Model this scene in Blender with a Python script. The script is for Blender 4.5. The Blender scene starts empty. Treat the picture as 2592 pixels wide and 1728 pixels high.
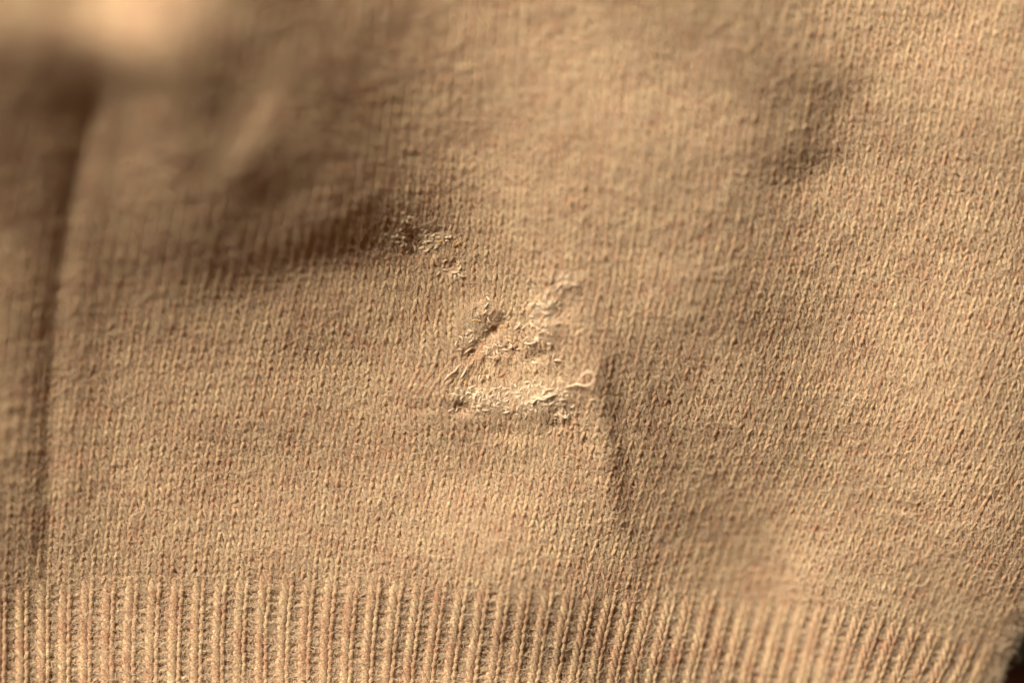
import bpy, math
import numpy as np
from mathutils import Vector

# ------------------------------------------------------------------ camera, light, exposure
PX = 0.0005                      # one pixel of the photograph at the fabric, in scene units (1 unit = 10 cm)
CAM_D = 3.07                     # camera distance
scene = bpy.context.scene
cam_data = bpy.data.cameras.new('camera')
cam = bpy.data.objects.new('camera', cam_data)
scene.collection.objects.link(cam)
cam.location = (0, 0, CAM_D)
cam_data.lens = 85.0
cam_data.sensor_width = 36.0
cam_data.clip_start = 0.05
cam_data.clip_end = 60
cam_data.dof.use_dof = True
cam_data.dof.focus_distance = CAM_D - 0.022
cam_data.dof.aperture_fstop = 0.21
scene.camera = cam

world = bpy.data.worlds.new('World'); scene.world = world
world.use_nodes = True
wb = world.node_tree.nodes['Background']
wb.inputs[0].default_value = (1.0, 0.45, 0.24, 1)
wb.inputs[1].default_value = 0.08

LDIR = Vector((-0.55, 0.68, 0.50)).normalized()
ld = bpy.data.lights.new('window_light', 'AREA')
ld.shape = 'RECTANGLE'; ld.size = 5.0; ld.size_y = 5.6
ld.energy = 2560
ld.color = (1.0, 0.97, 0.895)
lamp = bpy.data.objects.new('window_light', ld)
scene.collection.objects.link(lamp)
lamp.location = LDIR * 8.0
lamp.rotation_euler = LDIR.to_track_quat('Z', 'Y').to_euler()
scene.view_settings.view_transform = 'Standard'
scene.view_settings.look = 'None'
scene.view_settings.gamma = 1
scene.view_settings.exposure = 0
scene.cycles.use_denoising = True
scene.cycles.max_bounces = 8
scene.cycles.diffuse_bounces = 5

rng = np.random.default_rng(7)
W, H = 2592, 1728

# ------------------------------------------------------------------ relief of the crumpled sweater (heights in photo pixels)
HEIGHTS = """628 621 614 606 598 589 579 567 554 539 522 504 484 462 438 411 383 356 336 328 334 354 382 419 450 468 477 475 463 444 422 401 384 370 356 340 323 305 288 273 262 254 248 245 242 242 244 248 255 263 272 277 278 275 267 255 241 224 206 188 171 155 141 130 121 116 113 111 109 108 108 110 116 125 136 146 152 156 157 158 159 160 160 159 158 157 155 153 151 149|627 621 614 607 600 592 583 573 561 548 533 517 498 477 455 429 402 376 358 351 357 373 396 423 448 464 471 469 457 438 416 395 378 364 350 335 318 300 283 269 257 249 243 239 236 235 236 239 246 254 263 270 273 271 265 255 241 225 207 189 172 156 142 130 122 116 113 110 108 107 107 109 115 123 133 142 149 152 154 155 156 157 158 158 157 156 154 152 150 148|626 620 614 607 600 593 585 576 566 555 542 527 510 491 470 445 418 393 374 368 373 388 407 428 447 460 466 463 451 432 410 389 372 357 344 329 313 295 278 264 253 244 238 233 229 227 228 231 237 245 254 262 267 267 263 254 242 226 208 190 173 157 142 131 122 116 112 110 108 106 106 108 113 121 130 139 145 148 150 151 153 154 155 156 155 155 153 151 149 147|626 619 613 607 600 594 586 578 570 560 549 536 521 504 483 459 433 408 389 382 387 400 416 432 447 457 462 458 446 427 404 383 365 351 337 323 307 290 273 259 248 239 233 227 223 221 220 223 228 236 245 253 259 262 260 253 242 227 210 192 174 158 143 131 122 116 112 109 107 105 105 107 111 119 128 136 142 145 146 148 149 151 152 153 154 153 152 151 149 146|625 619 612 606 600 593 587 579 572 563 553 542 529 514 496 473 447 422 403 396 400 410 424 437 448 455 458 453 441 421 398 377 359 345 331 317 301 284 268 254 243 235 228 223 218 215 213 215 219 226 235 244 251 255 255 251 241 228 211 194 176 159 144 131 122 115 111 108 106 104 103 105 109 117 125 133 138 141 142 144 146 148 149 151 152 152 151 150 148 146|624 618 612 606 599 593 586 580 572 564 556 547 536 523 506 486 461 437 417 409 412 421 431 441 448 453 454 448 436 416 393 371 353 338 324 310 294 278 263 249 239 230 224 218 213 209 207 207 211 217 225 233 241 246 248 247 240 228 213 196 178 161 145 132 122 115 110 107 104 102 102 103 107 114 122 130 135 137 138 140 142 144 146 148 149 150 150 149 147 145|623 617 611 605 599 593 586 579 572 565 557 549 540 529 515 497 475 451 432 423 424 431 439 446 450 451 449 443 431 411 388 366 347 332 318 303 288 272 257 244 234 226 219 214 208 204 201 201 203 208 215 222 230 236 240 241 236 227 214 198 181 164 148 134 123 115 110 106 103 101 100 101 105 111 119 126 131 133 134 136 137 139 142 144 146 147 148 148 147 145|621 615 610 604 598 592 586 579 572 565 557 549 541 532 521 507 488 466 448 438 438 443 448 451 451 449 445 437 425 406 384 361 342 326 311 296 281 265 250 238 228 220 215 209 204 199 196 194 195 199 205 212 218 225 230 232 231 225 214 200 184 167 151 136 124 116 109 105 101 99 98 99 102 109 116 123 127 129 130 131 133 135 137 140 142 144 146 147 146 145|620 614 609 603 597 591 585 578 571 564 556 549 541 533 524 513 498 481 465 455 454 457 459 458 454 448 440 430 417 400 379 357 337 320 304 289 273 258 243 231 222 215 210 205 200 195 191 189 188 191 195 201 207 213 218 222 223 220 213 202 187 171 155 140 127 117 109 104 100 97 96 96 99 105 113 119 123 125 126 127 128 130 133 135 138 141 143 144 145 144|619 613 607 601 596 590 584 578 571 563 556 547 539 532 524 515 505 493 482 474 472 473 472 467 459 447 434 422 408 392 373 352 333 315 298 282 266 250 236 224 216 209 204 200 196 192 187 184 182 183 186 190 195 200 205 210 213 213 209 201 190 175 160 144 131 120 110 104 99 95 93 94 97 102 109 115 119 121 121 122 123 125 127 130 133 136 139 142 143 143|614 608 602 596 591 585 579 573 567 559 552 543 534 526 518 510 502 495 489 486 486 486 482 474 461 445 428 413 398 383 366 347 328 309 291 274 258 242 228 217 208 202 198 196 193 189 184 181 178 177 178 180 183 187 192 197 202 204 203 199 190 177 163 149 135 122 112 104 98 95 93 93 95 100 106 112 116 117 117 117 118 120 122 125 128 132 135 138 141 142|604 597 591 585 580 574 569 563 557 550 542 533 524 515 506 498 491 485 483 483 485 487 484 474 459 440 421 403 387 372 357 340 321 301 283 265 248 233 220 209 201 195 192 190 189 186 183 179 176 174 173 173 174 177 181 186 190 194 195 193 187 177 164 151 137 125 114 105 99 96 94 94 96 99 104 109 113 114 113 114 114 116 118 121 124 128 131 135 139 141|587 580 574 568 562 556 551 546 540 533 526 518 509 499 489 479 471 466 464 465 469 474 474 467 452 433 412 392 376 362 348 332 313 292 272 254 238 223 210 200 193 187 184 183 183 182 181 179 176 174 171 170 169 170 172 176 180 184 186 186 181 172 162 150 138 126 115 106 101 98 97 97 99 101 105 108 110 111 110 110 111 112 114 117 120 124 128 132 136 140|565 558 552 546 540 534 529 523 518 512 505 498 489 479 468 457 447 439 435 435 441 449 454 451 439 422 400 381 365 351 338 322 303 282 261 242 226 212 200 192 185 179 176 175 176 177 178 178 178 175 172 169 167 166 167 169 172 175 177 177 173 165 156 146 136 125 115 107 102 101 101 101 103 104 106 108 108 108 107 107 108 109 110 113 116 120 124 128 133 138|543 536 530 523 517 511 506 501 495 490 484 477 469 459 448 436 424 413 406 403 408 419 428 430 423 408 388 370 354 341 328 312 293 271 250 230 214 200 190 182 176 170 167 166 167 170 174 177 178 177 174 170 167 164 163 163 165 167 169 168 164 157 148 139 131 122 112 105 102 101 102 104 105 106 107 107 106 105 105 104 104 105 107 109 112 116 120 125 130 135|521 514 507 501 495 489 483 478 472 467 462 456 448 439 429 416 404 391 381 376 379 391 402 408 405 393 376 359 344 331 319 303 284 261 239 219 202 188 178 171 166 161 158 157 159 163 167 172 176 177 176 172 168 164 161 160 160 161 161 160 156 148 139 131 122 114 106 100 98 98 100 102 104 105 105 104 103 102 101 101 101 102 103 105 108 111 116 120 126 131|499 492 485 479 472 466 460 455 449 444 439 434 427 420 410 399 386 373 361 354 356 368 379 386 385 377 363 348 334 323 310 294 275 252 230 209 191 176 166 159 155 150 149 149 151 155 160 166 171 175 176 174 171 166 161 158 156 156 155 153 148 140 131 121 112 104 97 93 91 92 94 97 99 101 101 100 100 99 98 97 97 98 99 101 103 107 111 116 121 127|477 470 464 457 450 444 438 432 426 421 416 411 406 399 392 382 370 357 344 336 338 347 356 363 364 359 349 337 326 315 302 285 265 243 221 199 180 165 153 146 142 139 139 140 143 147 152 158 164 169 174 175 173 168 162 157 154 152 150 148 142 133 123 113 104 95 89 85 84 84 86 89 92 94 95 95 95 94 94 93 93 93 94 96 98 101 105 110 116 122|456 449 443 436 429 422 416 410 404 398 393 388 383 378 372 364 353 341 329 321 321 328 335 340 342 339 333 325 316 305 291 275 255 234 211 190 170 153 140 132 129 128 129 132 137 141 145 150 155 162 169 173 172 168 162 156 151 148 146 142 135 126 116 106 95 87 81 78 77 77 79 81 84 86 88 90 90 90 89 88 88 88 89 90 92 95 99 104 110 116|436 429 422 416 409 402 395 388 382 376 370 365 361 356 351 344 335 324 314 306 306 310 314 317 318 317 314 309 302 291 278 262 243 223 202 180 159 141 127 119 115 116 119 124 130 135 139 143 148 154 160 166 168 166 161 154 149 144 140 135 128 118 107 96 86 80 76 74 73 73 74 75 78 80 82 84 84 84 83 83 82 82 82 83 85 88 92 97 102 109|417 410 403 396 389 383 376 369 362 355 349 343 338 334 330 324 316 306 297 291 290 292 294 295 295 294 292 289 282 273 261 247 230 211 191 170 149 129 114 105 102 103 108 115 123 129 134 138 141 146 152 158 161 161 157 151 145 140 135 129 121 110 99 88 80 76 73 71 71 71 71 72 73 75 77 78 79 78 77 76 76 75 75 76 78 80 84 88 94 100|399 392 385 378 372 365 358 350 343 336 329 323 317 313 308 302 295 287 279 275 274 275 274 273 272 271 269 266 260 253 243 231 215 198 179 159 138 118 101 91 88 90 96 105 114 122 129 133 136 140 144 148 152 153 151 147 141 135 129 122 114 104 93 84 77 73 71 70 70 70 70 70 71 72 73 74 73 73 71 70 69 68 68 68 69 72 75 79 85 92|384 377 370 363 356 349 342 335 327 320 313 306 299 293 288 282 274 266 260 257 256 256 255 252 249 246 244 241 237 231 224 213 200 184 166 146 126 106 88 77 73 75 82 92 103 114 123 128 132 134 136 139 142 145 145 143 138 131 124 116 107 98 88 80 74 71 70 69 69 69 69 69 69 69 70 70 69 67 66 64 63 62 61 61 62 63 66 70 76 82|372 364 357 350 343 336 329 322 314 307 299 291 284 277 270 262 253 245 239 237 236 236 233 230 225 221 217 214 211 208 203 195 184 169 152 133 113 93 75 62 58 60 67 78 90 103 114 122 126 127 128 130 133 137 139 139 135 128 119 111 101 92 83 76 71 68 67 67 67 67 67 67 67 67 67 66 65 63 61 59 57 56 55 54 54 55 57 61 66 73|362 354 346 339 332 325 318 311 303 296 288 279 271 263 255 245 234 224 217 214 213 212 210 207 201 195 190 186 184 183 180 175 166 154 138 120 100 80 61 48 43 44 51 62 76 90 104 115 120 121 121 122 125 129 134 135 131 124 115 106 96 87 79 72 67 65 64 64 64 65 65 65 65 65 65 64 62 60 57 55 53 51 49 48 48 48 50 53 57 63|355 345 337 329 322 316 309 301 294 286 278 269 261 252 242 230 217 204 195 191 189 188 187 184 179 172 165 160 157 157 156 154 148 138 125 108 88 68 49 36 30 30 37 47 61 77 93 106 114 116 116 116 119 123 128 130 128 121 112 101 91 82 74 67 63 61 60 60 60 61 62 63 64 64 64 62 60 58 54 51 49 46 44 43 42 41 42 44 48 54|347 337 328 320 313 306 299 292 284 276 268 259 250 241 230 217 201 186 175 170 167 166 165 163 158 151 143 137 133 132 132 132 129 121 110 95 78 59 41 27 20 20 25 35 48 65 83 98 108 111 111 111 112 116 121 123 122 116 107 97 86 76 68 62 58 56 55 56 57 59 60 62 63 63 63 62 59 56 52 49 46 43 40 38 36 35 35 36 39 44|340 329 319 310 303 296 289 282 274 266 258 249 240 230 219 204 187 171 159 152 148 147 146 145 141 134 126 119 114 111 110 110 108 104 96 85 71 54 38 25 17 16 19 27 39 55 73 91 102 107 106 105 105 108 112 114 114 109 101 91 80 70 62 56 52 51 51 52 54 57 60 62 63 64 63 62 59 55 51 47 43 39 36 33 31 29 28 29 30 34|332 320 309 300 292 285 278 271 264 256 247 238 229 219 207 192 174 158 145 137 132 130 130 128 125 120 113 106 100 95 92 90 88 86 81 75 66 54 40 28 19 16 17 23 33 48 66 84 98 103 103 100 98 99 101 103 103 100 94 84 73 63 54 48 45 44 45 48 52 56 60 63 64 65 65 63 60 56 50 46 41 37 33 29 26 23 21 21 22 24|325 312 300 290 282 274 267 260 253 245 237 227 218 208 196 180 163 145 132 124 119 116 114 113 111 107 102 96 89 83 77 73 70 68 67 65 61 54 45 34 26 20 18 21 29 42 60 78 93 100 101 96 92 90 90 91 91 90 85 77 67 56 47 40 37 37 39 44 50 55 60 64 66 67 67 65 61 56 50 45 40 35 30 25 21 17 15 13 13 14|319 305 292 282 272 264 257 250 243 235 227 218 208 198 185 170 152 135 121 113 107 103 101 100 99 97 93 88 82 75 67 61 57 55 55 56 57 55 50 43 34 26 21 21 27 39 54 71 86 96 98 93 85 80 78 78 79 79 77 71 62 51 41 34 30 30 33 39 46 54 60 65 68 69 69 67 63 57 50 44 38 32 27 21 16 12 8 5 3 3|315 299 286 275 265 256 248 241 234 227 219 209 200 189 176 160 142 125 112 103 97 94 91 90 89 88 87 84 78 70 62 55 49 47 47 49 52 55 55 51 43 34 26 23 27 36 50 65 79 89 94 89 78 71 67 65 66 68 69 66 58 47 37 29 25 25 28 34 42 51 59 65 69 70 70 68 64 57 50 43 36 30 23 17 11 6 1 -4 -7 -9|312 296 282 269 258 249 241 234 227 219 212 203 192 181 168 151 133 116 104 95 90 86 84 83 82 82 82 81 76 69 61 54 48 44 43 44 48 53 57 57 52 42 32 27 28 36 46 58 70 80 86 82 70 61 56 53 53 57 61 61 55 45 35 27 22 21 23 29 37 47 57 64 69 71 71 69 64 57 49 41 34 27 20 13 6 0 -7 -12 -17 -21|309 293 278 265 253 243 234 226 219 212 205 196 186 175 161 144 126 109 97 89 84 81 78 77 77 77 78 77 75 69 62 55 49 44 41 41 44 50 57 61 59 51 40 33 32 36 44 52 61 70 77 73 61 51 45 41 41 46 52 54 51 43 33 24 20 18 20 24 32 42 53 62 68 71 71 69 63 56 47 39 31 24 16 8 1 -7 -14 -21 -27 -32|306 289 274 260 247 236 227 219 211 204 197 189 180 169 155 138 119 102 90 83 79 76 74 72 72 72 73 73 71 67 62 56 50 44 40 38 40 46 54 60 62 59 50 42 40 42 46 50 55 62 68 66 53 42 34 29 29 33 40 45 45 40 30 21 14 13 15 19 26 36 48 58 66 69 70 68 62 55 46 37 28 20 12 4 -4 -13 -21 -29 -37 -44|302 285 270 255 242 230 220 211 203 196 189 182 173 163 149 133 114 97 86 79 75 72 70 68 66 66 65 65 64 62 59 55 49 44 39 36 37 42 49 55 58 57 53 49 48 48 49 50 52 56 62 60 47 34 25 19 17 20 27 33 36 33 26 17 10 7 8 12 19 29 41 53 62 67 68 66 61 53 44 34 25 17 8 -1 -10 -18 -27 -37 -46 -54|297 280 265 250 236 223 212 202 194 186 179 173 165 156 144 128 111 94 82 75 71 69 67 64 61 59 57 56 55 54 53 50 46 42 38 35 35 38 43 47 50 50 48 46 45 46 47 48 49 52 56 55 42 28 18 10 6 7 12 18 23 24 20 13 6 3 3 6 12 22 34 46 56 63 65 64 59 51 41 32 22 13 4 -5 -15 -24 -34 -44 -54 -64|291 275 259 244 230 217 205 194 185 176 169 163 156 148 138 124 108 91 79 72 69 66 64 61 58 54 50 48 47 46 46 45 43 40 37 35 35 37 39 41 43 43 43 42 42 43 43 44 46 49 52 50 37 22 11 2 -4 -5 -3 2 8 12 12 8 4 0 -1 1 6 14 25 38 49 58 61 61 56 48 39 29 19 10 0 -10 -19 -29 -39 -50 -61 -72|285 269 254 239 225 212 199 187 176 167 159 152 146 139 131 119 104 89 77 70 66 65 63 60 56 51 46 43 41 41 42 42 41 39 38 36 36 37 38 39 40 42 43 44 44 45 45 45 45 46 48 45 33 17 4 -6 -13 -17 -18 -15 -8 -2 3 3 0 -2 -3 -3 1 8 17 29 41 51 57 57 54 46 37 27 18 8 -2 -13 -23 -33 -44 -55 -66 -79|278 263 248 234 220 207 193 181 169 159 149 142 135 129 121 111 98 85 74 67 64 63 62 60 56 50 45 41 40 40 42 42 42 40 39 38 38 39 39 40 43 46 49 50 51 50 48 47 46 45 44 40 29 12 -2 -13 -22 -29 -32 -31 -25 -17 -8 -3 -3 -5 -6 -6 -4 1 10 21 33 44 51 53 51 45 36 27 17 7 -4 -14 -25 -36 -48 -59 -71 -83|270 256 242 228 215 202 188 175 163 151 141 132 124 117 111 102 91 79 69 64 61 61 61 59 56 51 47 43 42 43 44 45 44 43 41 40 40 41 42 45 49 53 58 61 61 59 55 51 47 44 40 35 24 7 -8 -20 -31 -39 -45 -46 -41 -32 -19 -9 -7 -7 -8 -9 -7 -4 3 12 24 35 44 48 48 43 35 26 17 6 -4 -15 -26 -38 -50 -63 -75 -88|261 247 234 221 209 196 183 170 157 145 133 122 113 105 98 91 82 72 65 60 58 58 59 58 56 53 49 46 46 46 47 48 48 46 44 42 42 43 46 50 55 61 67 71 72 69 63 57 50 44 38 31 21 4 -12 -26 -38 -49 -56 -59 -56 -47 -31 -16 -10 -9 -9 -10 -10 -8 -4 4 14 25 35 41 42 39 33 25 16 6 -5 -16 -28 -40 -53 -66 -80 -94|249 237 224 213 201 189 177 164 151 138 125 113 102 93 85 78 71 64 59 55 54 54 55 56 55 53 50 48 48 48 49 50 50 48 46 45 44 46 49 53 59 67 74 79 81 78 72 64 55 46 36 27 17 2 -15 -30 -44 -55 -64 -69 -68 -60 -44 -23 -12 -9 -9 -10 -11 -11 -9 -4 4 14 24 31 34 33 28 21 12 3 -7 -18 -30 -42 -56 -70 -85 -100|236 224 213 202 191 180 168 156 144 130 117 103 91 80 71 64 59 55 52 50 49 50 50 51 51 51 50 48 48 48 49 50 50 50 49 47 47 48 50 55 61 68 76 82 86 85 80 71 61 49 37 26 14 0 -17 -32 -46 -59 -69 -76 -77 -71 -56 -31 -15 -9 -8 -9 -11 -13 -14 -11 -6 2 12 19 23 23 20 14 7 -2 -12 -23 -34 -46 -60 -74 -90 -107|221 210 200 189 179 169 159 148 136 123 109 95 81 68 58 50 46 44 44 44 44 44 45 45 46 47 47 47 46 46 46 47 48 49 50 50 50 50 51 54 59 66 74 81 86 87 84 77 67 54 40 26 13 0 -16 -32 -46 -59 -71 -79 -83 -80 -66 -38 -18 -9 -6 -7 -10 -14 -17 -18 -15 -10 -2 5 10 12 10 6 0 -8 -18 -28 -39 -51 -64 -79 -95 -112|207 196 186 177 168 158 149 139 128 116 102 88 73 58 46 38 34 34 37 39 40 40 39 40 40 42 43 44 44 43 43 43 45 48 50 52 52 51 51 52 56 62 69 76 82 85 85 80 70 57 43 28 13 0 -14 -29 -44 -58 -70 -80 -85 -84 -74 -46 -23 -11 -6 -6 -9 -14 -19 -22 -23 -21 -16 -10 -5 -2 -2 -4 -8 -15 -24 -34 -45 -57 -70 -84 -100 -118|193 183 174 165 156 148 140 131 121 110 97 84 68 52 38 29 26 27 31 35 37 37 36 35 36 37 39 41 41 40 39 39 41 45 49 52 52 51 49 49 51 55 61 68 74 78 80 77 70 58 44 29 15 2 -12 -26 -40 -54 -67 -77 -84 -86 -78 -54 -31 -15 -8 -6 -9 -14 -20 -26 -30 -31 -29 -25 -21 -17 -15 -15 -18 -23 -31 -41 -52 -63 -75 -89 -104 -122|182 172 163 155 146 139 131 123 115 105 94 81 67 51 36 26 22 24 28 32 35 35 35 34 33 34 35 37 37 37 36 36 38 42 46 49 49 48 45 44 45 48 52 57 63 67 70 69 64 55 43 30 17 5 -8 -21 -34 -48 -61 -72 -80 -83 -80 -62 -40 -23 -13 -8 -9 -14 -21 -28 -35 -39 -41 -40 -37 -33 -29 -27 -28 -32 -39 -48 -58 -69 -81 -94 -109 -125|172 163 154 146 138 131 124 117 109 101 92 81 68 53 39 29 24 24 26 30 33 35 35 34 33 32 32 33 34 34 33 34 36 39 42 44 44 43 40 38 38 40 43 46 49 53 56 57 54 48 39 28 17 7 -4 -16 -28 -41 -54 -66 -74 -79 -79 -69 -51 -33 -20 -13 -11 -14 -21 -29 -38 -45 -51 -53 -52 -49 -44 -40 -39 -41 -46 -54 -64 -75 -87 -99 -113 -129|164 155 146 138 130 123 117 111 104 97 90 80 69 56 44 34 28 26 26 29 32 35 36 36 34 32 30 30 30 31 32 33 35 37 39 40 39 38 35 34 33 33 34 36 37 40 42 44 43 38 32 24 16 7 -2 -13 -24 -36 -48 -59 -67 -73 -76 -72 -60 -44 -29 -19 -15 -16 -21 -29 -39 -49 -58 -64 -65 -63 -59 -54 -50 -49 -52 -59 -68 -79 -91 -103 -117 -131|157 148 139 132 124 117 111 106 100 94 88 80 71 60 49 40 33 29 28 29 32 35 38 38 36 33 30 28 28 29 31 33 35 36 37 37 36 35 33 31 30 29 29 28 29 30 31 32 31 28 24 18 12 5 -3 -12 -22 -32 -43 -52 -61 -67 -72 -72 -65 -52 -37 -26 -19 -18 -22 -28 -38 -50 -61 -70 -74 -74 -70 -64 -59 -56 -56 -61 -68 -79 -91 -104 -118 -133|151 142 134 126 119 112 106 101 96 91 86 79 71 62 53 44 37 32 29 29 32 36 39 40 38 34 30 28 28 30 32 34 36 37 38 37 36 34 32 31 29 28 26 25 24 24 25 25 23 20 16 11 5 -1 -8 -15 -23 -31 -40 -48 -55 -61 -66 -69 -66 -57 -44 -32 -25 -22 -23 -29 -37 -49 -61 -71 -78 -80 -77 -72 -66 -60 -58 -59 -65 -74 -86 -99 -114 -130|145 137 129 121 114 108 102 97 92 88 83 78 71 63 55 47 40 35 31 31 33 36 40 41 39 36 32 30 30 32 34 36 38 39 39 39 38 36 34 32 30 29 27 25 23 23 22 20 17 13 8 3 -3 -9 -15 -21 -27 -33 -40 -46 -52 -57 -61 -64 -64 -58 -49 -38 -30 -27 -26 -30 -37 -47 -59 -70 -78 -82 -81 -77 -71 -64 -59 -57 -59 -66 -77 -90 -106 -124|140 132 124 117 110 103 97 92 87 83 79 75 70 63 56 49 43 37 34 32 34 37 40 41 40 37 34 33 33 34 37 39 40 41 42 41 40 39 37 35 32 30 28 25 24 22 20 17 12 7 1 -6 -12 -18 -23 -28 -33 -37 -42 -46 -49 -53 -57 -60 -61 -59 -52 -44 -37 -33 -31 -33 -39 -47 -58 -68 -77 -82 -83 -81 -77 -70 -62 -57 -56 -60 -68 -80 -96 -114|134 126 119 111 104 98 92 86 82 78 74 71 67 62 56 50 44 39 36 34 35 37 40 42 41 39 36 35 36 37 40 42 43 44 44 44 43 42 40 37 35 32 29 27 24 21 18 14 8 1 -7 -14 -21 -27 -33 -37 -41 -44 -46 -48 -49 -51 -53 -56 -59 -58 -55 -49 -44 -40 -38 -39 -42 -49 -58 -67 -76 -82 -85 -85 -82 -76 -69 -61 -57 -56 -61 -71 -84 -102|128 121 113 106 99 92 86 80 75 71 68 65 62 58 54 50 45 41 38 36 36 38 40 41 41 40 38 38 39 41 43 45 46 47 48 47 46 45 43 40 38 35 32 29 25 22 17 11 4 -5 -13 -22 -30 -37 -43 -47 -50 -52 -52 -51 -50 -50 -51 -53 -56 -58 -57 -54 -51 -48 -46 -46 -48 -53 -60 -68 -76 -82 -87 -89 -88 -84 -77 -68 -61 -57 -58 -64 -75 -90|122 114 107 100 93 87 80 74 69 64 61 58 56 53 50 48 45 42 39 37 37 38 40 41 41 40 40 40 42 44 47 49 50 51 51 51 50 48 46 44 41 38 35 31 27 23 17 10 1 -9 -20 -30 -39 -47 -54 -58 -61 -61 -60 -57 -54 -51 -49 -51 -53 -56 -58 -58 -57 -56 -55 -54 -56 -59 -64 -70 -76 -82 -88 -93 -94 -92 -86 -77 -68 -62 -59 -60 -67 -79|115 108 101 94 87 80 74 68 62 57 53 50 48 46 45 44 42 41 40 38 38 39 39 40 40 40 40 42 45 48 51 53 55 55 55 55 54 52 50 48 45 42 38 34 30 25 18 9 -1 -13 -25 -37 -48 -57 -65 -70 -73 -73 -71 -66 -60 -54 -50 -49 -51 -54 -59 -62 -64 -64 -64 -64 -65 -67 -70 -73 -78 -83 -89 -96 -100 -100 -96 -88 -78 -70 -63 -61 -63 -72|109 101 94 87 81 74 67 61 54 49 44 40 38 37 37 38 38 39 39 39 39 40 39 39 38 38 40 44 48 53 56 58 60 60 61 60 59 57 55 52 49 46 42 39 34 29 21 10 -2 -16 -30 -44 -56 -67 -76 -82 -86 -86 -83 -77 -68 -59 -52 -48 -48 -52 -58 -64 -69 -72 -74 -75 -76 -77 -78 -80 -81 -84 -90 -98 -105 -109 -107 -100 -90 -80 -72 -66 -63 -50|102 95 87 80 74 67 60 54 47 40 35 31 28 26 27 30 32 35 37 39 40 41 40 38 36 36 38 44 51 57 61 64 66 66 66 66 64 63 60 58 54 51 47 43 39 34 25 13 -2 -18 -34 -50 -64 -77 -88 -95 -100 -101 -98 -90 -79 -67 -57 -50 -46 -48 -55 -65 -75 -81 -84 -86 -88 -89 -90 -89 -87 -87 -91 -99 -110 -117 -118 -113 -104 -93 -83 -75 -79 -30"""
HT = np.array([[float(v) for v in r.split()] for r in HEIGHTS.split('|')])
HX0, HY0, HG = -486.0, -324.0, 40.0

def table(xs, ys, V, X, Y):
    """bicubic lookup (B-spline-like, smooth) of V[j,i] at (X,Y)"""
    fx = np.clip((X - xs[0]) / (xs[1] - xs[0]), 0, len(xs) - 1.001)
    fy = np.clip((Y - ys[0]) / (ys[1] - ys[0]), 0, len(ys) - 1.001)
    i = fx.astype(int); j = fy.astype(int); a = fx - i; b = fy - j
    def w(t): return ((1 - t) ** 3 / 6, (3 * t ** 3 - 6 * t ** 2 + 4) / 6, (-3 * t ** 3 + 3 * t ** 2 + 3 * t + 1) / 6, t ** 3 / 6)
    wa, wb_ = w(a), w(b)
    out = 0
    for q in range(4):
        jj = np.clip(j - 1 + q, 0, V.shape[0] - 1)
        for p in range(4):
            ii = np.clip(i - 1 + p, 0, V.shape[1] - 1)
            out = out + V[jj, ii] * wa[p] * wb_[q]
    return out

def lerp_table(xs, ys, V, X, Y):
    xs = np.asarray(xs, float); ys = np.asarray(ys, float)
    X = np.clip(X, xs[0], xs[-1]); Y = np.clip(Y, ys[0], ys[-1])
    i = np.clip(np.searchsorted(xs, X) - 1, 0, len(xs) - 2); j = np.clip(np.searchsorted(ys, Y) - 1, 0, len(ys) - 2)
    a = (X - xs[i]) / (xs[i + 1] - xs[i]); b = (Y - ys[j]) / (ys[j + 1] - ys[j])
    a = a * a * (3 - 2 * a); b = b * b * (3 - 2 * b)
    return (V[j, i] * (1 - a) + V[j, i + 1] * a) * (1 - b) + (V[j + 1, i] * (1 - a) + V[j + 1, i + 1] * a) * b

_perm = rng.random((64, 64))
def vnoise(x, y, k=0):
    """smooth value noise in 0..1"""
    x = np.asarray(x, float) + k * 17.31; y = np.asarray(y, float) + k * 9.77
    i = np.floor(x).astype(int); j = np.floor(y).astype(int); a = x - i; b = y - j
    a = a * a * (3 - 2 * a); b = b * b * (3 - 2 * b)
    P = lambda ii, jj: _perm[jj % 64, ii % 64]
    return (P(i, j) * (1 - a) + P(i + 1, j) * a) * (1 - b) + (P(i, j + 1) * (1 - a) + P(i + 1, j + 1) * a) * b

def gauss(X, Y, cx, cy, sx, sy, ang=0.0):
    c, s = math.cos(math.radians(ang)), math.sin(math.radians(ang))
    dx, dy = X - cx, -(Y - cy)
    p = dx * c + dy * s; q = -dx * s + dy * c
    return np.exp(-(p / sx) ** 2 - (q / sy) ** 2)

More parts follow.
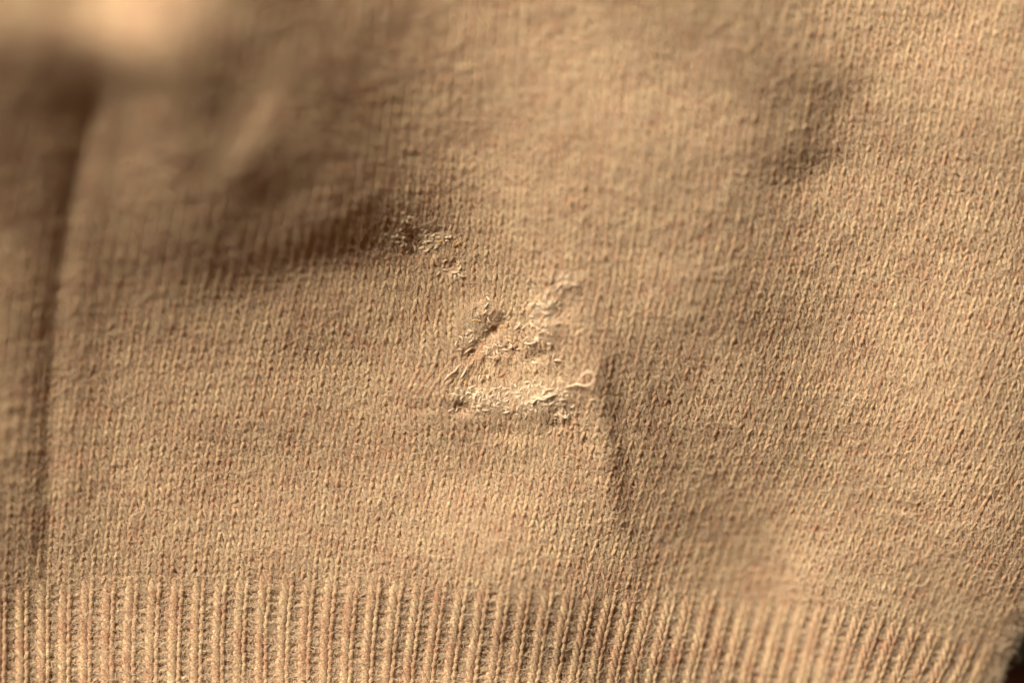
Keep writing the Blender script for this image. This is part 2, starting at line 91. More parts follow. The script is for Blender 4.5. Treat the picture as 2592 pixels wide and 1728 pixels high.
# small bumps and dents round the mends: cx, cy, length, width, angle, height
DENTS = [(1052, 612, 34, 18, -50, -26), (1100, 585, 34, 9, 5, -16), (1138, 672, 26, 16, 10, -22), (1020, 560, 26, 16, 0, 12), (1090, 640, 34, 22, 0, 8),
         (1245, 838, 52, 17, 42, -30), (1215, 785, 40, 26, 20, 24), (1255, 785, 22, 16, 0, 10), (1195, 890, 50, 14, 38, -22), (1160, 930, 60, 30, 50, 14),
         (1421, 785, 30, 22, 20, -26), (1375, 775, 26, 26, 0, 20), (1382, 830, 36, 30, 0, 22), (1362, 862, 30, 16, 0, 12), (1352, 905, 42, 15, 20, -20), (1308, 882, 10, 26, -20, -14),
         (1300, 1030, 130, 40, 1, 26), (1392, 998, 52, 34, 0, 20), (1240, 985, 60, 30, 10, 14),
         (1166, 1032, 30, 20, 0, -36), (1045, 640, 12, 14, 0, -24), (1066, 618, 14, 10, -40, -22), (1040, 590, 22, 9, -50, -20), (1252, 836, 14, 14, 40, -22), (1196, 893, 12, 10, 40, -18), (1166, 1028, 14, 12, 0, -20), (1410, 950, 10, 10, 0, -14), (1060, 1030, 70, 16, -3, -10), (1290, 1096, 130, 20, -3, -12), (1410, 1074, 26, 14, 0, -20), (1440, 725, 30, 20, 40, 12),
         (1400, 700, 30, 20, 40, 12), (1430, 745, 14, 16, 0, -12), (1480, 860, 20, 60, 8, 8)]
def height(X, Y):
    h = table(HX0 + HG * np.arange(HT.shape[1]), HY0 + HG * np.arange(HT.shape[0]), HT, X, Y)
    for cx, cy, sx, sy, a, z in DENTS:
        h = h + (.42 if sx > 45 or z > 0 else .38) * z * gauss(X, Y, cx, cy, sx, sy, a)
    h = h + 4 * (vnoise(X / 110, Y / 70, 1) - .5) + 1.2 * (vnoise(X / 42, Y / 36, 2) - .5)
    # the long hollow that runs down to the upper mend, and the dips at the upper right and beside the crease
    h = h - 36 * gauss(X, Y, 840, 662, 235, 92, 14) - 14 * gauss(X, Y, 700, 505, 135, 72, 34) - 13 * gauss(X, Y, 2050, 430, 105, 64, 20) - 12 * gauss(X, Y, 2120, 280, 70, 60, 0) + 12 * gauss(X, Y, 640, 360, 110, 45, 50)
    # the tight vertical crease at the left
    cl = np.interp(Y, [-400, 180, 285, 330, 520, 640, 800, 1000, 1430, 1800], [260, 240, 222, 204, 165, 145, 124, 114, 108, 104])
    on_ = 1 / (1 + np.exp(-(Y - 240) / 30)) / (1 + np.exp((Y - 1430) / 30))
    d = (X - cl)
    h = h - 20 * on_ * np.where(d < 0, np.exp(-np.abs(d) / 50), np.exp(-(d / 42) ** 2))
    # the sharp edge of the crease on the right of the mends
    e = 1 / (1 + np.exp(-(Y - 905) / 14)) * 1 / (1 + np.exp((Y - 1340) / 60))
    cx = np.interp(Y, [900, 1050, 1300, 1420], [1512, 1522, 1552, 1600])
    h = h + 7 * e * np.exp(-((X - cx) / 30) ** 2) - 8 * e * np.exp(-((X - cx - 48) / 34) ** 2)
    return h

# mends pull the wales together: cx, cy, radius, strength
PINCH = [(1238, 850, 105, .34), (1130, 668, 50, .22), (1060, 600, 60, .22), (1420, 780, 60, .25), (1170, 1030, 55, .25), (1300, 1075, 110, .16)]
def warp(X, Y):
    dx = np.zeros_like(X); dy = np.zeros_like(Y)
    for cx, cy, r, s in PINCH:
        g = s * np.exp(-((X - cx) ** 2 + (Y - cy) ** 2) / r ** 2)
        dx += (cx - X) * g; dy += (cy - Y) * g * .7
    k = gauss(X, Y, 1120, 960, 90, 75, 45)          # wales dragged towards the pucker
    dx += 40 * k * np.clip((960 - Y) / 60, -1.3, 1.3)
    m = mess(X, Y)
    dx += 34 * m * (vnoise(X / 19, Y / 17, 5) - .5); dy += 32 * m * (vnoise(X / 18, Y / 16, 6) - .5)
    return X + dx, Y + dy
MESS = [(1065, 595, 70, 42, -35), (1130, 665, 44, 24, 0), (1225, 800, 46, 40, 30), (1200, 880, 70, 30, 40), (1385, 800, 48, 75, 15), (1300, 1000, 135, 46, 0), (1420, 1070, 40, 30, 0), (1265, 900, 50, 50, 0)]
def mess(X, Y):
    m = 0
    for a in MESS: m = np.maximum(m, gauss(X, Y, *a))
    return m

def place(X, Y, Z):
    """photo pixel X, Y at a height of Z pixels -> point of the place (the camera looks straight down)"""
    z = Z * PX; k = (CAM_D - z) / CAM_D
    return np.stack([(X - W / 2) * PX * k, -(Y - H / 2) * PX * k, z], -1)

# ------------------------------------------------------------------ the grid of wales (columns) and courses (rows)
LX = [0, 650, 1300, 1950, 2592]; LY = [0, 430, 860, 1290, 1728]
LEAN = np.array([[11, 11, 3, 10, 12], [12, 12, 3, 9, 13], [6, 12, 8, 17, 20], [4, 8, 11, 21, 25], [0, 0, 9, 14, 26]], float)
x = -560.0; cols = []
while x < 2575:
    cols.append(x)
    p = 28.0 - 4.6 * max(0, min(1, (x - 1000) / 1100.0))
    if x > 2480: p *= .80
    x += p
NU = len(cols) + 1
cols.append(x)
cols = np.array(cols)
hemy = np.interp(cols, [-560, 0, 700, 1300, 1600, 1850, 2050, 2200, 2400, 2600], [1500, 1490, 1472, 1502, 1520, 1518, 1535, 1562, 1614, 1680])
hemy += 3 * (vnoise(cols / 60, cols * 0, 3) - .5)
NB, NR = 88, 15                    # courses above and below the hem line
CH, CR = 19.4, 21.6                # course heights
NV = NB + NR + 1
GXp = np.zeros((NV, NU)); GYp = np.zeros((NV, NU))
GXp[NR] = cols; GYp[NR] = hemy
for v in range(NR, NV - 1):
    X, Y = GXp[v], GYp[v]
    L = np.radians(lerp_table(LX, LY, LEAN, X, Y))
    f = min(1, (v - NR) / 40)
    GXp[v + 1] = X + np.tan(L) * CH; GYp[v + 1] = Y - CH * (1 + 0 * f)
for v in range(NR, 0, -1):
    X, Y = GXp[v], GYp[v]
    L = np.radians(lerp_table(LX, LY, LEAN, X, Y))
    GXp[v - 1] = X - np.tan(L) * CR; GYp[v - 1] = Y + CR

def grid(u, v):
    """image position of fabric coordinates u (wale), v (course)"""
    u = np.clip(u, 0, NU - 1.0001); v = np.clip(v, 0, NV - 1.0001)
    i = u.astype(int); j = v.astype(int); a = u - i; b = v - j
    f = lambda G: (G[j, i] * (1 - a) + G[j, i + 1] * a) * (1 - b) + (G[j + 1, i] * (1 - a) + G[j + 1, i + 1] * a) * b
    X, Y = f(GXp), f(GYp)
    return X + 5 * (vnoise(X / 130, Y / 170, 8) - .5), Y + 7 * (vnoise(X / 150, Y / 120, 9) - .5)

def surf(u, v, n):
    """point of the fabric, n pixels above its middle surface"""
    X, Y = warp(*grid(u, v))
    e = 3.0
    h = height(X, Y); hx = (height(X + e, Y) - h) / e; hy = -(height(X, Y + e) - h) / e
    curl = np.clip(u - (NU - 5), 0, 9); 
    h = h - 7.0 * curl ** 2
    q = np.sqrt(1 + hx * hx + hy * hy)
    return place(X - n * hx / q, Y + n * hy / q, h + n / q)

# ------------------------------------------------------------------ materials (wool)
def wool(name, tones, bump=.3, mottle=1.0, sheen=.25):
    m = bpy.data.materials.new(name); m.use_nodes = True
    nt = m.node_tree; N = nt.nodes; Lk = nt.links; bs = N['Principled BSDF']
    bs.inputs['Roughness'].default_value = .95
    bs.inputs['Specular IOR Level'].default_value = .08
    bs.inputs['Subsurface Weight'].default_value = 0.0
    bs.inputs['Subsurface Radius'].default_value = (1.0, .55, .32)
    bs.inputs['Subsurface Scale'].default_value = .0075
    bs.inputs['Sheen Weight'].default_value = sheen
    bs.inputs['Sheen Roughness'].default_value = .6
    bs.inputs['Sheen Tint'].default_value = (1, .86, .66, 1)
    uv = N.new('ShaderNodeUVMap'); geo = N.new('ShaderNodeNewGeometry')
    mp = N.new('ShaderNodeMapping'); mp.inputs['Scale'].default_value = (2.6, 1.7, 1)
    Lk.new(uv.outputs[0], mp.inputs[0])
    # fibres of differing dye along the yarn (heather mix)
    n1 = N.new('ShaderNodeTexNoise'); n1.inputs['Scale'].default_value = 1.6; n1.inputs['Detail'].default_value = 4; n1.inputs['Roughness'].default_value = .7
    Lk.new(mp.outputs[0], n1.inputs['Vector'])
    r1 = N.new('ShaderNodeValToRGB'); cr = r1.color_ramp
    cr.elements[0].position = .30; cr.elements[0].color = (*tones[0], 1)
    cr.elements[1].position = .72; cr.elements[1].color = (*tones[3], 1)
    for p, c in ((.45, tones[1]), (.58, tones[2])):
        e = cr.elements.new(p); e.color = (*c, 1)
    Lk.new(n1.outputs['Fac'], r1.inputs[0])
    # broad heather mottling, pinkish and yellowish
    n2 = N.new('ShaderNodeTexNoise'); n2.inputs['Scale'].default_value = 24; n2.inputs['Detail'].default_value = 6; n2.inputs['Roughness'].default_value = .78
    Lk.new(geo.outputs['Position'], n2.inputs['Vector'])
    r2 = N.new('ShaderNodeValToRGB'); r2.color_ramp.elements[0].position = .38; r2.color_ramp.elements[1].position = .59
    r2.color_ramp.elements[0].color = (.80, .63, .56, 1); r2.color_ramp.elements[1].color = (1.03, 1.06, .96, 1)
    Lk.new(n2.outputs['Fac'], r2.inputs[0])
    mx = N.new('ShaderNodeMix'); mx.data_type = 'RGBA'; mx.blend_type = 'MULTIPLY'; mx.inputs[0].default_value = mottle
    Lk.new(r1.outputs[0], mx.inputs[6]); Lk.new(r2.outputs[0], mx.inputs[7])
    Lk.new(mx.outputs[2], bs.inputs['Base Color'])
    # twisted plies and stray fibres in relief
    mp2 = N.new('ShaderNodeMapping'); mp2.inputs['Rotation'].default_value = (0, 0, math.radians(24)); mp2.inputs['Scale'].default_value = (1, 5, 1)
    Lk.new(uv.outputs[0], mp2.inputs[0])
    n3 = N.new('ShaderNodeTexNoise'); n3.inputs['Scale'].default_value = 3.2; n3.inputs['Detail'].default_value = 3
    Lk.new(mp2.outputs[0], n3.inputs['Vector'])
    bp = N.new('ShaderNodeBump'); bp.inputs['Strength'].default_value = bump; bp.inputs['Distance'].default_value = .004
    Lk.new(n3.outputs['Fac'], bp.inputs['Height']); Lk.new(bp.outputs[0], bs.inputs['Normal'])
    return m

TONES = [(.19,.066,.032),(.40,.222,.120),(.60,.437,.262),(.80,.66,.44)]
M_YARN = wool('heather_wool', TONES)
M_PALE = wool('felted_pale_wool', [(.46, .305, .18), (.61, .455, .295), (.72, .56, .385), (.82, .67, .49)], mottle=.5)
M_THREAD = wool('cream_thread', [(.72, .52, .34), (.78, .58, .38), (.82, .62, .42), (.85, .68, .48)], mottle=.2)
M_GOLD = wool('golden_thread', [(.52, .25, .06), (.62, .34, .09), (.68, .40, .12), (.74, .48, .18)], mottle=.2)
M_FUZZ = bpy.data.materials.new('wool_fibre'); M_FUZZ.use_nodes = True
_b = M_FUZZ.node_tree.nodes['Principled BSDF']
_b.inputs['Base Color'].default_value = (.70,.53,.34, 1); _b.inputs['Roughness'].default_value = .7; _b.inputs['Specular IOR Level'].default_value = .15
_b.inputs['Transmission Weight'].default_value = 0

def plain(name, col, col2, scale, rough):
    m = bpy.data.materials.new(name); m.use_nodes = True
    nt = m.node_tree; bs = nt.nodes['Principled BSDF']; bs.inputs['Roughness'].default_value = rough
    n = nt.nodes.new('ShaderNodeTexNoise'); n.inputs['Scale'].default_value = 6; n.inputs['Detail'].default_value = 6
    mp = nt.nodes.new('ShaderNodeMapping'); mp.inputs['Scale'].default_value = scale
    tc = nt.nodes.new('ShaderNodeTexCoord'); r = nt.nodes.new('ShaderNodeValToRGB')
    r.color_ramp.elements[0].color = (*col, 1); r.color_ramp.elements[1].color = (*col2, 1)
    r.color_ramp.elements[0].position = .3; r.color_ramp.elements[1].position = .7
    nt.links.new(tc.outputs['Object'], mp.inputs[0]); nt.links.new(mp.outputs[0], n.inputs['Vector'])
    nt.links.new(n.outputs['Fac'], r.inputs[0]); nt.links.new(r.outputs[0], bs.inputs['Base Color'])
    bp = nt.nodes.new('ShaderNodeBump'); bp.inputs['Strength'].default_value = .3; bp.inputs['Distance'].default_value = .01
    nt.links.new(n.outputs['Fac'], bp.inputs['Height']); nt.links.new(bp.outputs[0], bs.inputs['Normal'])
    return m

# ------------------------------------------------------------------ mesh builders
def mesh_object(name, V, F, mat, parent=None, uvs=None):
    me = bpy.data.meshes.new(name)
    V = np.asarray(V, np.float32).reshape(-1, 3); F = np.asarray(F, np.int32).reshape(-1, 4)
    me.vertices.add(len(V)); me.vertices.foreach_set('co', V.ravel())
    me.loops.add(F.size); me.loops.foreach_set('vertex_index', F.ravel())
    me.polygons.add(len(F)); me.polygons.foreach_set('loop_start', np.arange(0, F.size, 4, dtype=np.int32))
    me.polygons.foreach_set('use_smooth', np.ones(len(F), bool))
    if uvs is not None:
        l = me.uv_layers.new(name='UVMap'); l.data.foreach_set('uv', np.asarray(uvs, np.float32)[F.ravel()].ravel())
    me.update(calc_edges=True); me.materials.append(mat)
    o = bpy.data.objects.new(name, me); scene.collection.objects.link(o); o.parent = parent
    return o

def tubes(paths, radii, sides=6, uv0=None):
    """tubes along many polylines of equal length: paths (k,n,3), radii (k,n) -> V, F, UV"""
    P = np.asarray(paths, float); k, n, _ = P.shape
    T = np.gradient(P, axis=1); T /= np.linalg.norm(T, axis=2, keepdims=True) + 1e-12
    up = np.zeros_like(T); up[..., 2] = 1; up[..., 0] = .13
    A = np.cross(T, up); A /= np.linalg.norm(A, axis=2, keepdims=True) + 1e-12
    B = np.cross(A, T)
    th = np.arange(sides) * 2 * math.pi / sides
    R = np.asarray(radii)[..., None, None]
    V = P[:, :, None, :] + R * (np.cos(th)[None, None, :, None] * A[:, :, None, :] + np.sin(th)[None, None, :, None] * B[:, :, None, :])
    idx = np.arange(k * n * sides).reshape(k, n, sides)
    a = idx[:, :-1]; b = idx[:, 1:]
    F = np.stack([a, b, np.roll(b, -1, 2), np.roll(a, -1, 2)], -1).reshape(-1, 4)
    seg = np.linalg.norm(np.diff(P, axis=1), axis=2) / PX / 14.0
    s = np.concatenate([np.zeros((k, 1)), np.cumsum(seg, 1)], 1) + (np.zeros((k, 1)) if uv0 is None else np.asarray(uv0).reshape(k, 1))
    UV = np.stack([np.broadcast_to(s[:, :, None], (k, n, sides)), np.broadcast_to((np.abs(np.arange(sides) - sides / 2) / sides * 2)[None, None], (k, n, sides)) + 7.3 * np.arange(k)[:, None, None]], -1).reshape(-1, 2)
    return V.reshape(-1, 3), F, UV

def ends(V, F, UV, k, n, sides):
    """close the two ends of every tube with quads (even number of sides)"""
    idx = np.arange(k * n * sides).reshape(k, n, sides); out = [F]
    for row, flip in ((0, False), (n - 1, True)):
        r = idx[:, row]
        for c in range(sides // 2 - 1):
            q = np.stack([r[:, c], r[:, c + 1], r[:, sides - 2 - c], r[:, sides - 1 - c]], -1)
            out.append(q[:, ::-1] if flip else q)
    return V, np.concatenate(out), UV

SEG = 14
_jit = rng.normal(size=(NV + 4, NU + 4, 6))
def loop_points(u0, u1, v, kind, t0=0.0):
    """the yarn of one course from wale u0 to u1 (arrays of t); kind: 'jersey' or 'rib'"""
    t = np.linspace(u0, u1, int(round((u1 - u0) * SEG)) + 1)
    ph = 2 * math.pi * t
    w = np.floor(t + .5).astype(int)                     # loop heads sit on whole numbers
    J = lambda k: np.interp(t, np.arange(NU + 4), _jit[v % (NV + 4), :, k])
    if kind == 'jersey':
        A, B, D = .25, 1.0, 4.2
        du = A * np.sin(2 * ph); dv = B * np.cos(ph); n = -D * np.cos(2 * ph)
        du = du - .13 * dv; n = n + 0.9 * np.sin(ph)
        uu = t + du + .045 * J(0); vv = v + dv + .075 * J(1); n = n + 1.1 * J(2)
    else:
        # one knit wale (raised) and one purl wale (sunk) alternate
        s = np.where(w % 2 == 0, 1.0, -1.0)
        e = np.abs(t - np.floor(t) - .5)                 # 0 half-way between two heads
        blend = np.clip(e / .16, 0, 1); blend = blend * blend * (3 - 2 * blend)
        A, B, D = .26, 1.04, 4.0
        du = A * np.sin(2 * ph); dv = B * np.cos(ph)
        n = s * blend * (-D * np.cos(2 * ph)) + (1 - blend) * D * 0.6
        n = n + s * blend * 3.5
        # purl wales shrink, knit wales spread
        du = du - .20 * dv * (s > 0); n = n - 0.5 * np.sin(ph) * (s > 0)
        base = t + .10 * np.sin(math.pi * t) * np.cos(math.pi * t) * 0
        tt = t + .055 * np.sin(2 * math.pi * (t / 2.0)) * np.cos(math.pi * t / 2 * 0)
        uu = tt + du + .03 * J(0); vv = v + dv + .07 * J(1); n = n + .9 * J(2)
    return t, uu, vv, n

YR = 5.9
# ================================================================== THE SWEATER
sweater = bpy.data.objects.new('sweater', None); scene.collection.objects.link(sweater)
sweater['label'] = 'camel beige fine knit wool sweater, crumpled, with puckered mended moth holes above its ribbed hem'
sweater['category'] = 'sweater'

# stockinette: every course is one continuous yarn looped through the course below
paths, rads, uv0 = [], [], []
for v in range(NR + 1, NV - 1):
    t, uu, vv, n = loop_points(1, NU - 2, v, 'jersey')
    X, Y = grid(uu, vv); m = mess(X, Y)
    n = n + m * 13 * (vnoise(X / 14, Y / 12, 11) - .4)
    paths.append(surf(uu, vv, n))
    r = YR * (1 + .20 * (vnoise(t * 1.9, t * 0 + v * 3.7, 4) - .5) + .22 * (vnoise(t * .35, t * 0 + v * 1.3, 6) - .5))
    X0 = np.clip((cols[NU - 1] - X) / 2000, 0, 1)
    r = r * np.interp(X, [1000, 2100], [1, .88])
    rads.append(r * PX); uv0.append(rng.random() * 100)
V, F, UV = ends(*tubes(paths, rads, 6, uv0), len(paths), len(paths[0]), 6)
body = mesh_object('stockinette_fabric', V, F, M_YARN, sweater, UV)
body['kind'] = 'stuff'
body['label'] = 'plain stockinette body of fine knitted stitches'

# ribbed hem: raised knit ribs and sunken purl grooves, each a part
def rib_column(c):
    ps, rs, us = [], [], []
    for v in range(0, NR + 1):
        t, uu, vv, n = loop_points(c - .5, c + .5, v, 'rib')
        X, Y = grid(uu, vv)
        if v >= NR - 0: n = n * .6
        ps.append(surf(uu, vv, n))
        r = (YR + np.where(np.floor(t + .5) % 2 == 0, 1.0, .5)) * (1 + .18 * (vnoise(t * 1.9, t * 0 + v * 2.7, 4) - .5)) * np.interp(X, [1000, 2100], [1, .88])
        rs.append(r * PX); us.append(rng.random() * 100)
    V, F, UV = ends(*tubes(ps, rs, 6, us), len(ps), len(ps[0]), 6)
    return V, F, UV
for c in range(2, NU - 2):
    V, F, UV = rib_column(c)
    mesh_object('rib' if c % 2 == 0 else 'purl_groove', V, F, M_YARN, sweater, UV)

# the back of the knit: heads and feet of the loops lie on this felted layer, seen only through the pores
nu, nv = 260, 220
U_, V_ = np.meshgrid(np.linspace(1.2, NU - 2.2, nu), np.linspace(.2, NV - 1.6, nv))
def sheet(off):
    return surf(U_.ravel(), V_.ravel(), np.full(U_.size, off))
top = sheet(-7.5); bot = sheet(-16.0)
idx = np.arange(nu * nv).reshape(nv, nu)
a, b, c_, d = idx[:-1, :-1], idx[:-1, 1:], idx[1:, 1:], idx[1:, :-1]
F1 = np.stack([a, b, c_, d], -1).reshape(-1, 4); F2 = F1[:, ::-1] + nu * nv
rim = np.concatenate([idx[0], idx[1:, -1], idx[-1, ::-1][1:], idx[::-1, 0][1:]])
r2 = np.roll(rim, -1)
F3 = np.stack([r2, rim, rim + nu * nv, r2 + nu * nv], -1)
uvb = np.stack([U_.ravel() * 3, V_.ravel() * 3], -1)
inner = mesh_object('inner_face', np.concatenate([top, bot]), np.concatenate([F1, F2, F3]), M_YARN, sweater, np.concatenate([uvb, uvb]))

# ------------------------------------------------------------------ helper: point lying on the fabric at a photo pixel
def on(X, Y, n):
    X = np.asarray(X, float); Y = np.asarray(Y, float); h = height(X, Y)
    return place(X, Y, h + n)

def smooth(pts, n):
    """Catmull-Rom through the rows of pts"""
    P = np.asarray(pts, float); P = np.vstack([2 * P[0] - P[1], P, 2 * P[-1] - P[-2]])
    s = np.linspace(0, len(P) - 3 - 1e-6, n); i = s.astype(int); t = (s - i)[:, None]
    a, b, c, d = P[i], P[i + 1], P[i + 2], P[i + 3]
    return .5 * (2 * b + (c - a) * t + (2 * a - 5 * b + 4 * c - d) * t ** 2 + (3 * b - a - 3 * c + d) * t ** 3)

# ------------------------------------------------------------------ mended spots: tangles of broken, felted yarn
def tangle(name, spots, count, seed, mat, rad, length, label, lift=(8, 14)):
    g = np.random.default_rng(seed); ps, rs = [], []
    for _ in range(count):
        cx, cy, sx, sy, ang = spots[g.integers(len(spots))]
        p, q = g.normal() * sx * .5, g.normal() * sy * .5
        c, s = math.cos(math.radians(ang)), math.sin(math.radians(ang))
        x, y = cx + p * c - q * s, cy - p * s - q * c
        a = g.random() * 6.283; pts = []
        bend = g.normal() * .9; l = length * (.6 + .8 * g.random()); z0 = g.uniform(*lift)
        for k in range(5):
            z = z0 - 2.4 * (k - 2) ** 2 * g.uniform(.7, 1.5)
            pts.append((x, y, max(z, 1.0))); x += math.cos(a) * l / 4; y += math.sin(a) * l / 4; a += bend * .6 + g.normal() * .3
        S = smooth(pts, 13)
        ps.append(on(S[:, 0], S[:, 1], S[:, 2]))
        w = np.sin(np.linspace(.12, math.pi - .12, 13)) ** .5
        rs.append(rad * (.8 + .5 * g.random()) * w * PX)
    V, F, UV = ends(*tubes(ps, rs, 6, g.random(count) * 50), len(ps), 13, 6)
    o = mesh_object(name, V, F, mat, sweater, UV); o['label'] = label
    return o
tangle('mended_hole', [(1050, 590, 60, 30, -40), (1095, 605, 56, 24, 0), (1030, 565, 36, 18, 0), (1025, 600, 30, 24, 0)], 70, 3, M_PALE, 2.7, 24, 'upper left mended hole of tangled broken loops in the shaded fold')
tangle('mended_hole', [(1135, 668, 40, 20, 0), (1160, 690, 30, 14, 0)], 16, 4, M_PALE, 2.7, 24, 'small mended spot just below the upper left hole')
tangle('mended_hole', [(1225, 790, 40, 26, 20), (1195, 860, 50, 24, 40), (1255, 880, 40, 24, 0)], 50, 5, M_PALE, 2.6, 24, 'puckered mended hole with a dark slit and gold threads')
tangle('mended_hole', [(1385, 775, 44, 22, 0), (1375, 835, 36, 46, 0), (1410, 720, 26, 16, 0)], 80, 6, M_PALE, 2.6, 25, 'right hand mended hole with pale raised loops')
tangle('felted_patch', [(1300, 1012, 150, 34, 0), (1380, 1000, 80, 34, 0), (1230, 1000, 80, 28, 10)], 210, 7, M_PALE, 2.6, 23, 'pale felted patch along the lower edge of the mends', (8, 13))
tangle('mended_hole', [(1410, 1062, 30, 16, 0), (1425, 1050, 20, 14, 0)], 12, 8, M_PALE, 2.5, 22, 'tiny darned spot under the right end of the felted patch')

# single bright loops lying on the mends (drawn one by one)
def strand(name, pts, r, mat, label, ends_taper=True):
    S = smooth(pts, 12 * len(pts)); n = len(S)
    w = np.ones(n)
    if ends_taper: w = np.minimum(1, np.sin(np.linspace(.05, math.pi - .05, n)) * 2.2) ** .6
    V, F, UV = ends(*tubes([on(S[:, 0], S[:, 1], S[:, 2])], [r * PX * w], 8, [len(pts)]), 1, n, 8)
    o = mesh_object(name, V, F, mat, sweater, UV)
    if label: o['label'] = label
    return o
strand('loose_thread', [(1428, 983, 12), (1442, 977, 18), (1462, 973, 21), (1482, 976, 24), (1498, 970, 27), (1505, 955, 29), (1500, 943, 30), (1488, 941, 29), (1476, 949, 27), (1467, 960, 24), (1462, 972, 18), (1458, 980, 12)], 2.3, M_THREAD, 'cream loose thread curling into an open loop')
for pts in ([(1326, 866, 15), (1338, 870, 20), (1352, 867, 20), (1364, 862, 13)], [(1340, 812, 13), (1350, 824, 19), (1362, 834, 13)],
            [(1428, 700, 12), (1438, 702, 17), (1450, 708, 12)], [(1352, 772, 12), (1370, 770, 17), (1392, 774, 12)], [(1368, 785, 12), (1384, 794, 19), (1402, 790, 12)],
            [(1398, 912, 12), (1412, 912, 18), (1430, 918, 12)], [(1346, 914, 12), (1354, 919, 16), (1364, 921, 12)], [(1375, 1002, 14), (1382, 988, 19), (1394, 986, 19), (1406, 993, 14)],
            [(1366, 1000, 14), (1384, 1006, 20), (1400, 1000, 20), (1418, 996, 14)], [(1340, 1012, 14), (1348, 1020, 19), (1360, 1010, 18), (1378, 1012, 20), (1392, 1006, 14)],
            [(1408, 1010, 13), (1424, 1012, 18), (1440, 1010, 13)], [(1412, 1038, 12), (1418, 1050, 17), (1432, 1058, 17), (1444, 1042, 12)], [(1230, 748, 12), (1238, 758, 17), (1246, 768, 12)],
            [(1232, 790, 12), (1238, 812, 18), (1252, 822, 16), (1266, 812, 12)], [(1300, 836, 12), (1312, 826, 17), (1318, 812, 12)], [(1120, 968, 12), (1136, 950, 17), (1152, 938, 17), (1166, 918, 12)],
            [(1160, 962, 12), (1172, 948, 16), (1186, 920, 12)], [(1180, 872, 12), (1194, 862, 17), (1206, 850, 12)], [(1168, 900, 12), (1186, 886, 17), (1204, 872, 12)]):
    strand('raised_loop', [(p[0], p[1], 3.0 if k in (0, len(pts) - 1) else p[2] - 4) for k, p in enumerate(pts)], 2.8, M_PALE, '')
for pts in ([(1096, 612, 12), (1112, 611, 17), (1124, 606, 12)], [(1150, 624, 12), (1158, 616, 17), (1169, 609, 12)], [(1148, 672, 12), (1162, 670, 17), (1172, 671, 12)], [(1150, 680, 12), (1164, 677, 16), (1176, 676, 12)],
            [(1182, 811, 12), (1206, 810, 18), (1227, 814, 12)], [(1192, 780, 12), (1194, 792, 16), (1192, 806, 12)], [(1256, 828, 12), (1270, 826, 17), (1288, 827, 12)], [(1254, 834, 10), (1262, 837, 13), (1272, 834, 10)],
            [(1212, 874, 12), (1222, 877, 16), (1232, 882, 12)], [(1246, 876, 12), (1252, 875, 15), (1260, 876, 12)], [(1404, 812, 12), (1420, 818, 16), (1436, 821, 12)], [(1170, 964, 12), (1178, 970, 17), (1174, 980, 12)],
            [(1140, 974, 11), (1146, 972, 13), (1152, 968, 11)], [(1204, 864, 12), (1212, 860, 15), (1218, 856, 12)], [(1244, 906, 12), (1252, 905, 14), (1260, 907, 12)]):
    strand('mending_stitch', [(p[0], p[1], 5.0 if k != 1 else p[2] - 4) for k, p in enumerate(pts)], 1.7, M_GOLD, 'short golden mending thread')

# ------------------------------------------------------------------ fuzz: stray wool fibres over the whole knit
NF = 220000; K = 6
g = np.random.default_rng(21)
fx = g.uniform(-60, 2650, NF); fy = g.uniform(-60, 1790, NF)
for cx, cy, sx, sy in ((1300, 1008, 150, 38), (1380, 990, 70, 34), (1385, 810, 46, 62), (1215, 835, 60, 60), (1060, 595, 70, 40), (1135, 668, 40, 22)):
    q = int(sx * sy * .35)
    fx = np.append(fx, cx + g.normal(size=q) * sx * .5); fy = np.append(fy, cy + g.normal(size=q) * sy * .5)
NF = len(fx)
inside = fx < 2606 - np.clip(fy - 1560, 0, 999) * .42
fx, fy = fx[inside], fy[inside]; NF = len(fx)
pos = np.zeros((NF, K, 3)); a = g.uniform(0, 6.283, NF); cur = g.normal(size=NF) * .55; lg = g.random(NF) < .05; ln = g.uniform(14, 46, NF) * (1 + 1.1 * lg)
z0 = g.uniform(-5, 2, NF); zp = np.abs(g.normal(size=NF)) * 3.0 + 8.0 + 4 * lg
X, Y = fx.copy(), fy.copy()
for k in range(K):
    s = k / (K - 1)
    pos[:, k] = on(X, Y, z0 + (zp - z0) * np.sin(s * math.pi * .8 + .3))
    X += np.cos(a) * ln / K; Y += np.sin(a) * ln / K; a = a + cur + g.normal(size=NF) * .35
fz = bpy.data.hair_curves.new('wool_fuzz'); fz.add_curves([K] * NF)
fz.points.foreach_set('position', pos.astype(np.float32).ravel())
rad = (g.uniform(.28, .5, (NF, 1)) * np.array([1, 1, 1, .9, .7, .3])[None]) * PX * 0.6 * (1 + .5 * lg[:, None])
att = fz.attributes.get('radius') or fz.attributes.new('radius', 'FLOAT', 'POINT')
att.data.foreach_set('value', rad.astype(np.float32).ravel())
fz.materials.append(M_FUZZ)
fo = bpy.data.objects.new('wool_fuzz', fz); scene.collection.objects.link(fo); fo.parent = sweater
fo['kind'] = 'stuff'; fo['label'] = 'fine halo of stray wool fibres'

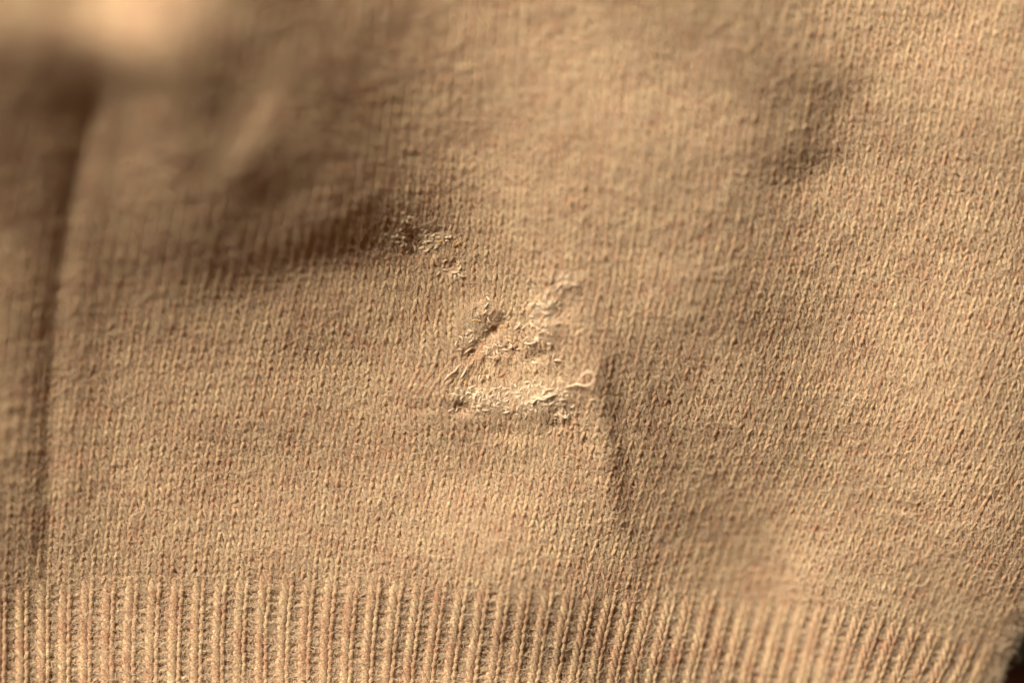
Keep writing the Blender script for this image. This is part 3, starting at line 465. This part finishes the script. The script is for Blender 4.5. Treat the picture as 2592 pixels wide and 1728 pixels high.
# ------------------------------------------------------------------ what shows past the edge of the sweater, lower right
M_WOOD = plain('brown_wood', (.055, .018, .006), (.12, .042, .014), (1, 8, 1), .45)
M_GREEN = plain('dark_olive_cloth', (.018, .018, .006), (.035, .032, .010), (30, 30, 1), .9)
def slab(name, x0, x1, y0, y1, z0, z1, mat):
    b = .01
    import bmesh
    bm = bmesh.new(); bmesh.ops.create_cube(bm, size=1)
    for v_ in bm.verts:
        v_.co = Vector(((x0 + x1) / 2 + v_.co.x * (x1 - x0), (y0 + y1) / 2 + v_.co.y * (y1 - y0), (z0 + z1) / 2 + v_.co.z * (z1 - z0)))
    bmesh.ops.bevel(bm, geom=bm.edges[:], offset=b, segments=2, affect='EDGES')
    me = bpy.data.meshes.new(name); bm.to_mesh(me); bm.free(); me.materials.append(mat)
    o = bpy.data.objects.new(name, me); scene.collection.objects.link(o); return o
tbl = slab('tabletop', -3.2, 3.2, -2.4, 2.6, -.56, -.46, M_WOOD); tbl['kind'] = 'structure'
# an olive cloth lying rumpled on the table behind the sweater's edge
gx, gy = np.meshgrid(np.linspace(.50, 1.05, 40), np.linspace(-.458, .15, 44))
gy = gy + .012 * np.sin(gx * 21) * (gy < -.4)
zz = -.452 + .022 * vnoise(gx * 9, gy * 9, 12) + .008 * vnoise(gx * 30, gy * 30, 13)
vt = np.stack([gx, gy, zz + .008], -1).reshape(-1, 3); vb = vt.copy(); vb[:, 2] -= .008
i2 = np.arange(40 * 44).reshape(44, 40)
q = np.stack([i2[:-1, :-1], i2[:-1, 1:], i2[1:, 1:], i2[1:, :-1]], -1).reshape(-1, 4)
rm = np.concatenate([i2[0], i2[1:, -1], i2[-1, ::-1][1:], i2[::-1, 0][1:]]); rn = np.roll(rm, -1)
oc = mesh_object('olive_cloth', np.concatenate([vt, vb]), np.concatenate([q, q[:, ::-1] + 1760, np.stack([rn, rm, rm + 1760, rn + 1760], -1)]), M_GREEN, None, np.concatenate([vt[:, :2], vb[:, :2]]))
oc['label'] = 'dark olive cloth lying on the brown tabletop beyond the right edge of the sweater'
oc['category'] = 'cloth'
